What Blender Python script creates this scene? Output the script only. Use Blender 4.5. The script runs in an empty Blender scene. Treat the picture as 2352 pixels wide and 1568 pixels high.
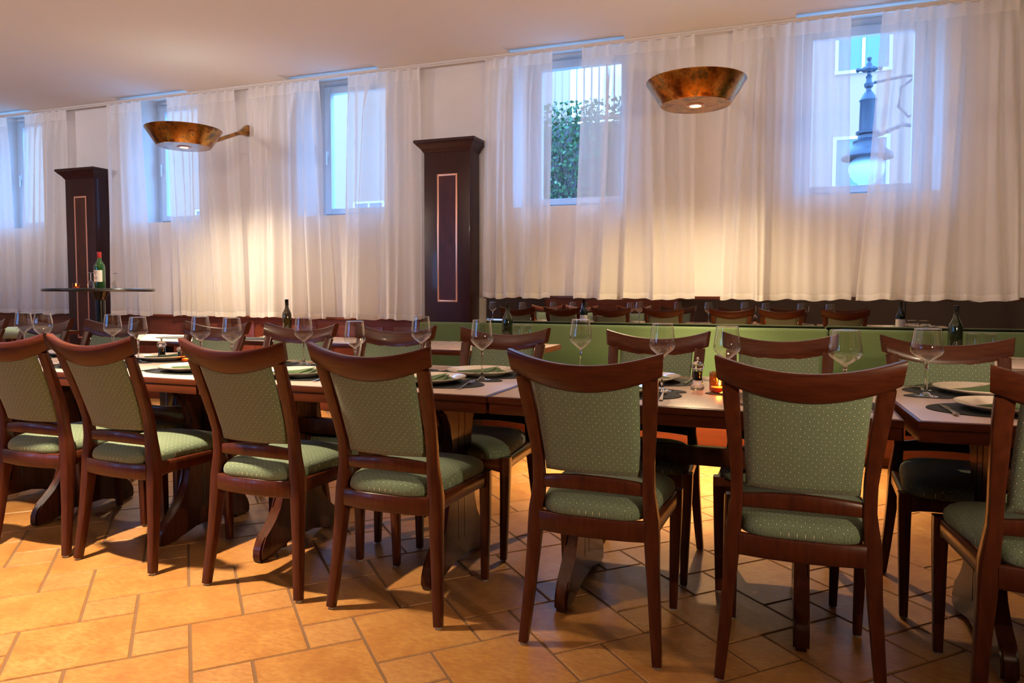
import bpy, bmesh, math, random
from mathutils import Vector, Matrix
random.seed(7)
PI = math.pi
sc = bpy.context.scene
COL = sc.collection

# ------------------------------------------------------------ camera, world, exposure
cam_d = bpy.data.cameras.new('camera'); cam = bpy.data.objects.new('camera', cam_d); COL.objects.link(cam)
yaw, pitch, roll = math.radians(20.541), math.radians(2.999), math.radians(-0.113)
f = Vector((-math.sin(yaw)*math.cos(pitch), math.cos(yaw)*math.cos(pitch), -math.sin(pitch)))
r = Vector((math.cos(yaw), math.sin(yaw), 0)); d = f.cross(r)
r2 = math.cos(roll)*r + math.sin(roll)*d; d2 = -math.sin(roll)*r + math.cos(roll)*d
M = Matrix((r2, -d2, -f)).transposed().to_4x4(); M.translation = (0, 0, 1.116)
cam.matrix_world = M
cam_d.sensor_width = 36; cam_d.lens = 1661.13/2352*36
cam_d.shift_y = -(784-757.2)/2352
cam_d.clip_start = 0.05
sc.camera = cam
vs = sc.view_settings; vs.view_transform = 'Standard'; vs.look = 'None'; vs.gamma = 1; vs.use_curve_mapping = False
vs.exposure = 0.0
sc.cycles.max_bounces = 10; sc.cycles.diffuse_bounces = 4; sc.cycles.glossy_bounces = 4
sc.cycles.transparent_max_bounces = 24; sc.cycles.transmission_bounces = 8
sc.cycles.caustics_reflective = False; sc.cycles.caustics_refractive = False
sc.cycles.sample_clamp_indirect = 4.0

world = bpy.data.worlds.new('dusk_sky'); sc.world = world; world.use_nodes = True
wn = world.node_tree; bg = wn.nodes['Background']
wtc = wn.nodes.new('ShaderNodeTexCoord'); wno = wn.nodes.new('ShaderNodeTexNoise'); wno.inputs['Scale'].default_value = 3
wr = wn.nodes.new('ShaderNodeValToRGB'); wr.color_ramp.elements[0].color = (0.13, 0.40, 1.0, 1); wr.color_ramp.elements[1].color = (0.22, 0.52, 1.0, 1)
wn.links.new(wtc.outputs['Generated'], wno.inputs['Vector']); wn.links.new(wno.outputs['Fac'], wr.inputs['Fac']); wn.links.new(wr.outputs['Color'], bg.inputs['Color'])
bg.inputs['Strength'].default_value = 13.0

WARM = (1.0, 0.79, 0.50)
WARMUP = (1.0, 0.82, 0.66)
def spot(name, loc, power, angle, blend, radius=0.03, color=WARM, target=None):
    l = bpy.data.lights.new(name, 'SPOT'); l.energy = power; l.spot_size = math.radians(angle); l.spot_blend = blend
    l.shadow_soft_size = radius; l.color = color
    o = bpy.data.objects.new(name, l); COL.objects.link(o); o.location = loc
    if target: o.rotation_euler = (Vector(target)-Vector(loc)).to_track_quat('-Z', 'Y').to_euler()
    return o
def point(name, loc, power, radius=0.03, color=WARM):
    l = bpy.data.lights.new(name, 'POINT'); l.energy = power; l.shadow_soft_size = radius; l.color = color
    o = bpy.data.objects.new(name, l); COL.objects.link(o); o.location = loc
    return o

# ------------------------------------------------------------ materials
def mat(name, color=(.8,.8,.8), rough=.5, metal=0, spec=.5, **kw):
    m = bpy.data.materials.new(name); m.use_nodes = True
    b = m.node_tree.nodes['Principled BSDF']
    b.inputs['Base Color'].default_value = (*color, 1); b.inputs['Roughness'].default_value = rough
    b.inputs['Metallic'].default_value = metal; b.inputs['Specular IOR Level'].default_value = spec
    for k, v in kw.items(): b.inputs[k.replace('_', ' ')].default_value = v
    return m
def N(m, t, **kw):
    n = m.node_tree.nodes.new(t)
    for k, v in kw.items():
        if k in ('operation', 'blend_type', 'data_type', 'wave_type', 'bands_direction', 'attribute_name', 'feature'): setattr(n, k, v)
        else: n.inputs[k].default_value = v
    return n
def L(m, a, b): m.node_tree.links.new(a, b)
def BS(m): return m.node_tree.nodes['Principled BSDF']
def mathn(m, op, a, b=None, c=None):
    n = N(m, 'ShaderNodeMath', operation=op)
    for i, v in enumerate((a, b, c)):
        if v is None: continue
        if isinstance(v, (int, float)): n.inputs[i].default_value = v
        else: L(m, v, n.inputs[i])
    return n.outputs[0]
def mixc(m, fac, a, b, bt='MIX'):
    n = N(m, 'ShaderNodeMix', data_type='RGBA', blend_type=bt)
    for s, v in ((n.inputs[0], fac), (n.inputs[6], a), (n.inputs[7], b)):
        if isinstance(v, (int, float)): s.default_value = v
        elif isinstance(v, tuple): s.default_value = (*v, 1)
        else: L(m, v, s)
    return n.outputs[2]
def ramp(m, src, stops):
    n = N(m, 'ShaderNodeValToRGB'); e = n.color_ramp.elements
    while len(e) < len(stops): e.new(.5)
    for i, (p, c) in enumerate(stops): e[i].position = p; e[i].color = (*c, 1)
    L(m, src, n.inputs['Fac']); return n.outputs['Color']
def noise(m, scale, detail=4, stretch=None, coord='Object', rough=.5):
    tc = N(m, 'ShaderNodeTexCoord'); v = tc.outputs[coord]
    if stretch:
        mp = N(m, 'ShaderNodeMapping'); mp.inputs['Scale'].default_value = stretch; L(m, v, mp.inputs['Vector']); v = mp.outputs['Vector']
    n = N(m, 'ShaderNodeTexNoise'); n.inputs['Scale'].default_value = scale; n.inputs['Detail'].default_value = detail; n.inputs['Roughness'].default_value = rough
    L(m, v, n.inputs['Vector']); return n.outputs['Fac']
def bump(m, h, strength=.2, dist=.01):
    n = N(m, 'ShaderNodeBump'); n.inputs['Strength'].default_value = strength; n.inputs['Distance'].default_value = dist
    L(m, h, n.inputs['Height']); L(m, n.outputs['Normal'], BS(m).inputs['Normal'])

def wood(name, c1, c2, rough=.25, stretch=(1,1,1), scale=30, coat=.35):
    m = mat(name, c1, rough); nz = noise(m, scale, 6, stretch)
    L(m, ramp(m, nz, [(.3, c1), (.7, c2)]), BS(m).inputs['Base Color'])
    BS(m).inputs['Coat Weight'].default_value = coat*.5; BS(m).inputs['Specular IOR Level'].default_value = .22; BS(m).inputs['Coat Roughness'].default_value = .08
    return m
M_CHAIR = wood('mahogany_chair_wood', (.042,.009,.0045), (.078,.018,.007), .3, (1,1,.15), 60, .2)
M_CREST = wood('mahogany_crest_wood', (.042,.009,.0045), (.078,.018,.007), .30, (.12,1,1.6), 70, .15)
M_TWOOD = wood('mahogany_table_wood', (.040,.010,.005), (.070,.018,.008), .25, (1,1,.2), 50)
M_EDGE = wood('mahogany_table_edge', (.065,.015,.007), (.11,.026,.011), .3, (.1,.1,1), 50)
M_PANEL = wood('burgundy_column_wood', (.024,.007,.008), (.038,.010,.010), .33, (1,1,.12), 40, .2)
M_BURL = wood('burl_inlay_wood', (.040,.009,.005), (.072,.016,.008), .3, (1,1,.5), 14, .25)
M_WAIN = wood('red_brown_wainscot', (.11,.024,.010), (.17,.038,.014), .35, (.1,1,1), 30, .15)
M_DARKW = wood('dark_ledge_wood', (.05,.014,.008), (.08,.022,.012), .3, (.1,1,1), 30, .2)
M_INLAY = mat('copper_inlay_strip', (.75,.38,.26), .28, .6)

def wall_mat():
    m = mat('warm_white_plaster', (.82,.79,.77), .9, spec=.2)
    n = noise(m, 3, 4); L(m, ramp(m, n, [(.3,(.80,.76,.745)),(.7,(.84,.80,.785))]), BS(m).inputs['Base Color'])
    bump(m, noise(m, 120, 3), .12, .002); return m
M_WALL = wall_mat()
def ceil_mat():
    m = mat('cream_ceiling_paint', (.82,.76,.70), .95, spec=.1); bump(m, noise(m, 90, 3), .08, .002); return m
M_CEIL = ceil_mat()
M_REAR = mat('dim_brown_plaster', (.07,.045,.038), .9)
M_FRAMEW = mat('white_window_plastic', (.72,.74,.78), .35)
M_RAIL = mat('white_aluminium_rail', (.72,.68,.66), .4)

def fabric(name, base, dark, lite, p=.0215):
    m = mat(name, base, .85, spec=.25); BS(m).inputs['Sheen Weight'].default_value = .25; BS(m).inputs['Sheen Roughness'].default_value = .4
    tc = N(m, 'ShaderNodeTexCoord'); sp = N(m, 'ShaderNodeSeparateXYZ'); L(m, tc.outputs['UV'], sp.inputs[0])
    u, v = sp.outputs[0], sp.outputs[1]
    a = mathn(m, 'DIVIDE', mathn(m, 'ADD', u, v), p); b = mathn(m, 'DIVIDE', mathn(m, 'SUBTRACT', u, v), p)
    fa = mathn(m, 'SUBTRACT', mathn(m, 'FRACT', a), .5); fb = mathn(m, 'SUBTRACT', mathn(m, 'FRACT', b), .5)
    dd = mathn(m, 'SQRT', mathn(m, 'ADD', mathn(m, 'MULTIPLY', fa, fa), mathn(m, 'MULTIPLY', fb, fb)))
    mx = mathn(m, 'MAXIMUM', mathn(m, 'ABSOLUTE', fa), mathn(m, 'ABSOLUTE', fb))
    ring = mathn(m, 'MULTIPLY', mathn(m, 'GREATER_THAN', dd, .2), mathn(m, 'LESS_THAN', dd, .31))
    edge = mathn(m, 'GREATER_THAN', mx, .44)
    dot = mathn(m, 'LESS_THAN', dd, .085)
    # alternating rows: every other dot is dark instead of light
    par = mathn(m, 'MODULO', mathn(m, 'ABSOLUTE', mathn(m, 'ADD', mathn(m, 'FLOOR', a), mathn(m, 'FLOOR', b))), 2.0)
    nz = noise(m, 260, 2)
    c0 = ramp(m, nz, [(.3, tuple(x*.78 for x in base)), (.7, tuple(x*1.15 for x in base))])
    c1 = mixc(m, mathn(m, 'MULTIPLY', ring, .55), c0, dark)
    c2 = mixc(m, mathn(m, 'MULTIPLY', edge, .35), c1, dark)
    dc = mixc(m, mathn(m, 'GREATER_THAN', par, .5), lite, tuple(x*.8 for x in lite))
    c3 = mixc(m, dot, c2, dc)
    L(m, c3, BS(m).inputs['Base Color'])
    h = mathn(m, 'ADD', mathn(m, 'MULTIPLY', dot, 1.0), mathn(m, 'MULTIPLY', ring, -.5))
    bump(m, h, .35, .001)
    return m
M_FAB = fabric('olive_diamond_fabric', (.150,.195,.130), (.068,.088,.052), (.60,.60,.40))
M_BENCH = fabric('green_bench_fabric', (.095,.145,.062), (.065,.10,.043), (.19,.25,.12), .028)
M_GREENCUSH = mat('pale_green_stool_vinyl', (.34,.44,.33), .5)

def laminate():
    m = mat('speckled_beige_laminate', (.5,.34,.26), .32)
    n = noise(m, 420, 2); n2 = noise(m, 6, 3)
    c = ramp(m, n, [(.38,(.54,.38,.31)),(.5,(.72,.54,.45)),(.66,(.78,.62,.53))])
    L(m, mixc(m, mathn(m,'MULTIPLY',n2,.25), c, (.42,.27,.20)), BS(m).inputs['Base Color'])
    L(m, mathn(m, 'ADD', .20, mathn(m, 'MULTIPLY', n2, .12)), BS(m).inputs['Roughness']); BS(m).inputs['Specular IOR Level'].default_value = .8
    return m
M_LAM = laminate()
M_MAT = mat('dark_slate_leatherette', (.020,.023,.027), .75, spec=.2)
M_PLATE = mat('cream_porcelain', (.80,.70,.62), .12, Coat_Weight=.4)
M_NAP = mat('sage_green_napkin', (.085,.135,.06), .95)
M_STEEL = mat('polished_steel', (.62,.58,.54), .18, 1)
M_BLACK = mat('black_lacquer', (.008,.008,.01), .15)
M_CORK = mat('peppercorn_black', (.02,.014,.012), .8)
M_SALT = mat('white_salt', (.8,.74,.68), .8)
M_REDCAP = mat('red_foil', (.35,.02,.02), .35)
M_LABEL = mat('white_paper_label', (.70,.64,.60), .8)
M_LABELINK = mat('grey_print', (.12,.11,.11), .8)
M_WAX = mat('cream_wax', (.85,.6,.35), .5)
M_GLIDE = mat('grey_glide_plastic', (.35,.33,.30), .4)

def thin_glass(name, tint=(1,1,1), boost=1.6, base=.03, rough=.02):
    m = bpy.data.materials.new(name); m.use_nodes = True; nt = m.node_tree; nt.nodes.clear()
    o = nt.nodes.new('ShaderNodeOutputMaterial'); t = nt.nodes.new('ShaderNodeBsdfTransparent'); g = nt.nodes.new('ShaderNodeBsdfGlossy')
    t.inputs['Color'].default_value = (*tint, 1); g.inputs['Roughness'].default_value = rough; g.inputs['Color'].default_value = (1,1,1,1)
    fr = nt.nodes.new('ShaderNodeFresnel'); fr.inputs['IOR'].default_value = 1.5
    geo = nt.nodes.new('ShaderNodeLayerWeight'); geo.inputs['Blend'].default_value = .35
    mm = nt.nodes.new('ShaderNodeMath'); mm.operation = 'POWER'; mm.inputs[1].default_value = 2.2; nt.links.new(geo.outputs['Facing'], mm.inputs[0])
    m2 = nt.nodes.new('ShaderNodeMath'); m2.operation = 'MULTIPLY_ADD'; m2.inputs[1].default_value = boost*.5; m2.inputs[2].default_value = base; m2.use_clamp = True
    nt.links.new(mm.outputs[0], m2.inputs[0])
    mx = nt.nodes.new('ShaderNodeMixShader'); nt.links.new(m2.outputs[0], mx.inputs[0]); nt.links.new(t.outputs[0], mx.inputs[1]); nt.links.new(g.outputs[0], mx.inputs[2])
    nt.links.new(mx.outputs[0], o.inputs['Surface']); return m
M_GLASS = thin_glass('clear_wine_glass', (.93,.92,.90), 2.6, .07)
M_PANE = thin_glass('window_glass', (.95,.97,1.0), .8, .03)
M_AMBER = thin_glass('amber_ribbed_glass', (.75,.30,.08), 1.2, .06)
M_SOLIDGL = bpy.data.materials.new('solid_clear_glass'); M_SOLIDGL.use_nodes = True
_b = BS(M_SOLIDGL); _b.inputs['Transmission Weight'].default_value = 1; _b.inputs['Roughness'].default_value = .02; _b.inputs['IOR'].default_value = 1.48; _b.inputs['Base Color'].default_value = (.98,.96,.93,1)
M_BOTTLE = mat('dark_green_bottle_glass', (.006,.012,.006), .06, Coat_Weight=.5)
M_GBOTTLE = mat('green_bottle_glass', (.01,.05,.012), .06, Coat_Weight=.5)
M_MIRROR = mat('mirror_silver', (.66,.64,.62), .015, 1)

def copper():
    m = mat('patinated_copper', (.4,.18,.06), .3, 1)
    n = noise(m, 9, 8, rough=.65)
    L(m, ramp(m, n, [(.28,(.05,.018,.008)),(.42,(.22,.08,.025)),(.52,(.52,.24,.05)),(.62,(.20,.13,.06)),(.75,(.13,.12,.09))]), BS(m).inputs['Base Color'])
    L(m, mathn(m, 'ADD', .14, mathn(m, 'MULTIPLY', noise(m, 14, 5), .22)), BS(m).inputs['Roughness'])
    bump(m, n, .15, .004); return m
M_COPPER = copper()

def emis(name, color, s):
    m = bpy.data.materials.new(name); m.use_nodes = True; nt = m.node_tree; nt.nodes.clear()
    o = nt.nodes.new('ShaderNodeOutputMaterial'); e = nt.nodes.new('ShaderNodeEmission'); e.inputs['Color'].default_value = (*color,1); e.inputs['Strength'].default_value = s
    nt.links.new(e.outputs[0], o.inputs['Surface']); return m
M_BULB = emis('halogen_bulb', (1,.88,.66), 30)
M_FLAME = emis('candle_flame', (1,.62,.22), 30)

def sheer():
    m = bpy.data.materials.new('sheer_white_voile'); m.use_nodes = True; nt = m.node_tree; nt.nodes.clear()
    o = nt.nodes.new('ShaderNodeOutputMaterial'); t = nt.nodes.new('ShaderNodeBsdfTransparent')
    df = nt.nodes.new('ShaderNodeBsdfDiffuse'); tr = nt.nodes.new('ShaderNodeBsdfTranslucent')
    df.inputs['Color'].default_value = (.95,.91,.89,1); tr.inputs['Color'].default_value = (.95,.93,.92,1)
    m1 = nt.nodes.new('ShaderNodeMixShader'); m1.inputs[0].default_value = .30; nt.links.new(df.outputs[0], m1.inputs[1]); nt.links.new(tr.outputs[0], m1.inputs[2])
    uv = nt.nodes.new('ShaderNodeTexCoord'); sp = nt.nodes.new('ShaderNodeSeparateXYZ'); nt.links.new(uv.outputs['UV'], sp.inputs[0])
    # the cloth is doubled in the header tape and in the hem
    gt = nt.nodes.new('ShaderNodeMath'); gt.operation = 'GREATER_THAN'; gt.inputs[1].default_value = .955; nt.links.new(sp.outputs[1], gt.inputs[0])
    lt = nt.nodes.new('ShaderNodeMath'); lt.operation = 'LESS_THAN'; lt.inputs[1].default_value = .022; nt.links.new(sp.outputs[1], lt.inputs[0])
    ad = nt.nodes.new('ShaderNodeMath'); ad.operation = 'ADD'; nt.links.new(gt.outputs[0], ad.inputs[0]); nt.links.new(lt.outputs[0], ad.inputs[1])
    lw = nt.nodes.new('ShaderNodeLayerWeight'); lw.inputs['Blend'].default_value = .5
    pw = nt.nodes.new('ShaderNodeMath'); pw.operation = 'POWER'; pw.inputs[1].default_value = 1.0; nt.links.new(lw.outputs['Facing'], pw.inputs[0])
    ma = nt.nodes.new('ShaderNodeMath'); ma.operation = 'MULTIPLY_ADD'; ma.inputs[1].default_value = .60; ma.inputs[2].default_value = .56; nt.links.new(pw.outputs[0], ma.inputs[0])
    mb = nt.nodes.new('ShaderNodeMath'); mb.operation = 'MULTIPLY_ADD'; mb.inputs[1].default_value = .22; mb.use_clamp = True; nt.links.new(ad.outputs[0], mb.inputs[0]); nt.links.new(ma.outputs[0], mb.inputs[2])
    mx = nt.nodes.new('ShaderNodeMixShader'); nt.links.new(mb.outputs[0], mx.inputs[0]); nt.links.new(t.outputs[0], mx.inputs[1]); nt.links.new(m1.outputs[0], mx.inputs[2])
    nt.links.new(mx.outputs[0], o.inputs['Surface']); return m
M_SHEER = sheer()

def tile_mat():
    m = mat('terracotta_tile', (.5,.2,.07), .38)
    at = N(m, 'ShaderNodeAttribute', attribute_name='tone'); t = at.outputs['Fac']
    n1 = noise(m, 7, 8, (1,1,1), rough=.62); n2 = noise(m, 34, 6, (1.0,2.2,1), rough=.6)
    base = ramp(m, n1, [(.30,(.36,.15,.040)),(.5,(.47,.225,.062)),(.7,(.54,.29,.095))])
    c = mixc(m, mathn(m,'MULTIPLY', mathn(m,'GREATER_THAN', t, .5), .35), base, (.49,.27,.12))
    c = mixc(m, mathn(m,'MULTIPLY', mathn(m,'SUBTRACT', .66, n2), 1.9), c, (.27,.085,.03), 'MIX')
    L(m, c, BS(m).inputs['Base Color'])
    L(m, mathn(m, 'ADD', .24, mathn(m, 'MULTIPLY', n2, .28)), BS(m).inputs['Roughness'])
    bump(m, noise(m, 16, 5, rough=.6), .22, .006); return m
M_TILE = tile_mat()
M_GROUT = mat('brown_grout', (.17,.085,.04), .9)
M_HEDGE = mat('ivy_leaf', (.05,.11,.03), .5)
M_HEDGE2 = mat('pale_leaf', (.16,.24,.10), .5)
M_TWIG = mat('bare_twig', (.12,.08,.06), .8)
M_STONE = mat('weathered_stone', (.24,.21,.20), .9)
M_FACADE = mat('white_facade', (.40,.22,.15), .8)
M_FACWIN = mat('facade_window_glass', (.10,.16,.20), .1)
M_IRON = mat('dark_cast_iron', (.012,.018,.035), .4)
M_OPAL = mat('opal_globe_glass', (.55,.66,.74), .25)
M_ASPH = mat('grey_paving', (.42,.40,.36), .9)

# ------------------------------------------------------------ mesh helpers
class MB:
    def __init__(s): s.bm = bmesh.new(); s.uv = s.bm.loops.layers.uv.new('UVMap')
    def poly(s, pts): return [s.bm.verts.new(p) for p in pts]
    def box(s, x0, x1, y0, y1, z0, z1, bev=0, seg=2):
        r_ = bmesh.ops.create_cube(s.bm, size=1)
        vs_ = r_['verts']
        for v in vs_: v.co = Vector(((x0+x1)/2+v.co.x*(x1-x0), (y0+y1)/2+v.co.y*(y1-y0), (z0+z1)/2+v.co.z*(z1-z0)))
        if bev: bmesh.ops.bevel(s.bm, geom=list({e for v in vs_ for e in v.link_edges}), offset=bev, segments=seg, affect='EDGES', profile=.6)
        return s
    def loft(s, rings, close=True, capa=True, capb=True):
        rv = [[s.bm.verts.new(p) for p in ring] for ring in rings]
        n = len(rings[0])
        for a, b in zip(rv, rv[1:]):
            for i in range(n if close else n-1):
                j = (i+1) % n
                try: s.bm.faces.new((a[i], a[j], b[j], b[i]))
                except ValueError: pass
        if close and capa: s.bm.faces.new(list(reversed(rv[0])))
        if close and capb: s.bm.faces.new(rv[-1])
        return s
    def sweep(s, path, ws, hs, side, ch=.2, caps=True):
        """rounded-rectangle bar; path points, full width along side vector, full height across"""
        rings = []
        P = [Vector(p) for p in path]
        for i, p in enumerate(P):
            t = (P[min(i+1, len(P)-1)]-P[max(i-1, 0)]).normalized()
            sd = Vector(side[i] if isinstance(side, list) else side); sd = (sd - t*sd.dot(t)).normalized(); nn = t.cross(sd)
            w = (ws[i] if isinstance(ws, (list, tuple)) else ws)/2; h = (hs[i] if isinstance(hs, (list, tuple)) else hs)/2
            c = min(w, h)*ch*2
            prof = [(-w+c,-h),(w-c,-h),(w-c*.3,-h+c*.3),(w,-h+c),(w,h-c),(w-c*.3,h-c*.3),(w-c,h),(-w+c,h),(-w+c*.3,h-c*.3),(-w,h-c),(-w,-h+c),(-w+c*.3,-h+c*.3)]
            rings.append([p + sd*a + nn*b for a, b in prof])
        return s.loft(rings, capa=caps, capb=caps)
    def tube(s, path, rad, seg=10, caps=True):
        P = [Vector(p) for p in path]; rings = []; up = Vector((0,0,1))
        for i, p in enumerate(P):
            t = (P[min(i+1, len(P)-1)]-P[max(i-1, 0)]).normalized()
            a = t.cross(up if abs(t.z) < .95 else Vector((1,0,0))).normalized(); b = t.cross(a)
            R_ = rad[i] if isinstance(rad, (list, tuple)) else rad
            rings.append([p + a*math.cos(2*PI*k/seg)*R_ + b*math.sin(2*PI*k/seg)*R_ for k in range(seg)])
        return s.loft(rings, capa=caps, capb=caps)
    def lathe(s, prof, seg=32, c=(0,0,0), sx=1, sy=1, wob=None, caps=False):
        rings = []
        for (rr, z) in prof:
            rings.append([(c[0]+rr*sx*math.cos(2*PI*k/seg)*(1 if not wob else wob(k, rr)), c[1]+rr*sy*math.sin(2*PI*k/seg)*(1 if not wob else wob(k, rr)), c[2]+z) for k in range(seg)])
        return s.loft(rings, capa=caps or prof[0][0] < 1e-3 and False, capb=caps)
    def prism(s, pts2, axis, a0, a1, bev=0):
        """extrude 2-D outline along axis ('x': pts are (y,z); 'y': (x,z); 'z': (x,y))"""
        def P(p, a): return {'x': (a, p[0], p[1]), 'y': (p[0], a, p[1]), 'z': (p[0], p[1], a)}[axis]
        A = [s.bm.verts.new(P(p, a0)) for p in pts2]; B = [s.bm.verts.new(P(p, a1)) for p in pts2]
        n = len(pts2); fs = [s.bm.faces.new((A[i], A[(i+1) % n], B[(i+1) % n], B[i])) for i in range(n)]
        c0 = s.bm.faces.new(list(reversed(A))); c1 = s.bm.faces.new(B)
        if bev: bmesh.ops.bevel(s.bm, geom=list(c0.edges)+list(c1.edges), offset=bev, segments=2, affect='EDGES')
        return s
    def planar_uv(s, ia=0, ib=2):
        for fc in s.bm.faces:
            for l in fc.loops: l[s.uv].uv = (l.vert.co[ia], l.vert.co[ib])
        return s
    def build(s, name, m, parent=None, smooth=True, auto=35, loc=None):
        bmesh.ops.recalc_face_normals(s.bm, faces=s.bm.faces)
        me = bpy.data.meshes.new(name); s.bm.to_mesh(me); s.bm.free()
        if m: me.materials.append(m)
        if smooth:
            for p in me.polygons: p.use_smooth = True
            me.set_sharp_from_angle(angle=math.radians(auto))
        o = bpy.data.objects.new(name, me); COL.objects.link(o)
        if parent: o.parent = parent
        if loc: o.location = loc
        return o
def tag(o, label=None, cat=None, group=None, kind=None):
    if label: o['label'] = label
    if cat: o['category'] = cat
    if group: o['group'] = group
    if kind: o['kind'] = kind
    return o
def empty(name, loc=(0,0,0), rz=0, label=None, cat=None, group=None):
    o = bpy.data.objects.new(name, None); COL.objects.link(o); o.location = loc; o.rotation_euler = (0,0,rz); o.empty_display_size = .05
    return tag(o, label, cat, group)
def copy_tree(o, parent=None):
    c = o.copy(); COL.objects.link(c); c.parent = parent
    for ch in list(o.children): copy_tree(ch, c)
    return c
USED = set()
def place(proto, loc, rz=0, label=None, group=None, scale=None):
    o = proto if proto.name not in USED else copy_tree(proto)
    USED.add(proto.name)
    o.location = loc; o.rotation_euler = (0, 0, rz)
    if scale: o.scale = scale
    if label: o['label'] = label
    if group: o['group'] = group
    return o
def struct(o): o['kind'] = 'structure'; return o

# ============================================================ THE ROOM
YW = 5.75; ZC = 3.07; XL, XR, YB = -11.5, 3.6, -3.2
WIN = [(-8.65,-7.70), (-6.45,-5.51), (-4.33,-3.36), (-2.15,-1.18), (.045,1.0)]
SILL = 1.825
# floor: big and small square tiles laid on the diagonal, grout between
def build_floor():
    bm = bmesh.new(); tone = bm.faces.layers.float.new('tone')
    S, s_, g = .34, .17, .0035
    rt = math.sqrt(.5)
    def quad(u0, v0, w, tn):
        u1, v1 = u0+w-g, v0+w-g; u0 += g; v0 += g
        cx_, cy_ = (u0+u1)/2, (v0+v1)/2; X = (cx_-cy_)*rt; Y = (cx_+cy_)*rt
        if not (XL+.25 < X < XR-.25 and YB+.25 < Y < YW-.0): return
        top = []; bot = []
        for (u, v, b) in ((u0,v0,0),(u1,v0,0),(u1,v1,0),(u0,v1,0)):
            du = .003 if u == u0 else -.003; dv = .003 if v == v0 else -.003
            top.append(bm.verts.new(((u+du-v-dv)*rt, (u+du+v+dv)*rt, 0)))
            bot.append(bm.verts.new(((u-v)*rt, (u+v)*rt, -.004)))
        fs = [bm.faces.new(top)] + [bm.faces.new((bot[i], bot[(i+1)%4], top[(i+1)%4], top[i])) for i in range(4)]
        for f_ in fs: f_[tone] = tn
    for i in range(-60, 61):
        for j in range(-60, 61):
            u = 0 + i*(-.17) + j*.34; v = 2.27 + i*.34 + j*.17
            if abs(u) > 14 or abs(v) > 14: continue
            quad(u, v, S, random.random()*.45)
            quad(u-s_, v+s_, s_, .6+random.random()*.4)
    me = bpy.data.meshes.new('floor'); bm.to_mesh(me); bm.free()
    me.materials.append(M_TILE)
    o = bpy.data.objects.new('floor', me); COL.objects.link(o); struct(o)
    b = MB(); b.box(XL, XR, YB, YW+.5, -.1, -.003); g_ = b.build('grout_bed', M_GROUT, o)
build_floor()
# ceiling with a shallow pocket in front of every window
b = MB(); b.box(XL, XR, YB, 5.49, ZC, ZC+.25)
xs = [XL] + [v for w in WIN for v in w] + [XR]
for k in range(0, len(xs), 2): b.box(xs[k], xs[k+1], 5.49, YW+.01, ZC, ZC+.25)
for (x0, x1) in WIN: b.prism([(5.485,ZC+.0),(6.27,ZC+.13),(6.27,ZC+.25),(5.485,ZC+.25)], 'x', x0-.01, x1+.01)
struct(b.build('ceiling', M_CEIL, smooth=False))
# window wall, half a metre thick
b = MB(); b.box(XL, XR, YW, 6.25, -.1, SILL)
for k in range(0, len(xs), 2): b.box(xs[k], xs[k+1], YW, 6.25, SILL, ZC+.13)
struct(b.build('wall_front', M_WALL, smooth=False))
b = MB(); b.box(XL-.2, XL, YB-.2, 6.25, -.1, ZC+.25); struct(b.build('wall_left', M_WALL, smooth=False))
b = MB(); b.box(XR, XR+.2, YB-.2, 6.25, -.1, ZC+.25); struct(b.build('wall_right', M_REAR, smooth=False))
# back wall (behind the viewer) with daylight windows to the left
BW = [(-9.6,-8.2), (-6.6,-5.7)]
b = MB(); xb = [XL] + [v for w in BW for v in w] + [XR]
b.box(XL, XR, YB-.3, YB, -.1, 1.15); b.box(XL, XR, YB-.3, YB, 2.75, ZC+.25)
for k in range(0, len(xb), 2): b.box(xb[k], xb[k+1], YB-.3, YB, 1.15, 2.75)
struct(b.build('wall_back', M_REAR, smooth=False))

wi = 0
for (x0, x1) in WIN:
    wi += 1
    w = MB(); y0, y1 = 6.14, 6.22; zt = ZC+.125
    fr = .055
    w.box(x0, x0+fr, y0, y1, SILL, zt, .006); w.box(x1-fr, x1, y0, y1, SILL, zt, .006)
    w.box(x0+fr, x1-fr, y0, y1, SILL, SILL+.05, .006); w.box(x0+fr, x1-fr, y0, y1, zt-.07, zt, .006)
    root = struct(w.build('window_%d' % wi, M_FRAMEW))
    s_ = MB(); a, c = x0+fr+.004, x1-fr-.004; zb, z2 = SILL+.054, zt-.074; sf = .072; yy0, yy1 = 6.12, 6.19
    s_.box(a, a+sf, yy0, yy1, zb, z2, .008); s_.box(c-sf, c, yy0, yy1, zb, z2, .008)
    s_.box(a+sf, c-sf, yy0, yy1, zb, zb+sf*.75, .008); s_.box(a+sf, c-sf, yy0, yy1, z2-sf, z2, .008)
    sa = s_.build('sash', M_FRAMEW, root)
    p_ = MB(); p_.box(a+sf-.01, c-sf+.01, 6.155, 6.161, zb+.04, z2-sf+.01); p_.build('pane', M_PANE, sa, smooth=False)
    h_ = MB(); h_.box(a+.022, a+.046, 6.105, 6.122, 2.44, 2.50, .004); h_.box(a+.026, a+.042, 6.085, 6.10, 2.36, 2.49, .005); h_.box(a+.03, a+.038, 6.09, 6.11, 2.47, 2.485)
    h_.build('handle', M_FRAMEW, sa)
for (x0, x1) in BW:
    wi += 1
    w = MB(); fr = .07
    w.box(x0, x0+fr, YB-.2, YB-.12, 1.15, 2.75, .006); w.box(x1-fr, x1, YB-.2, YB-.12, 1.15, 2.75, .006)
    w.box(x0+fr, x1-fr, YB-.2, YB-.12, 1.15, 1.22, .006); w.box(x0+fr, x1-fr, YB-.2, YB-.12, 2.68, 2.75, .006)
    root = struct(w.build('window_%d' % wi, M_FRAMEW))
    p_ = MB(); p_.box(x0+fr-.01, x1-fr+.01, YB-.165, YB-.158, 1.21, 2.69); p_.build('pane', M_PANE, root, smooth=False)

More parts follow.
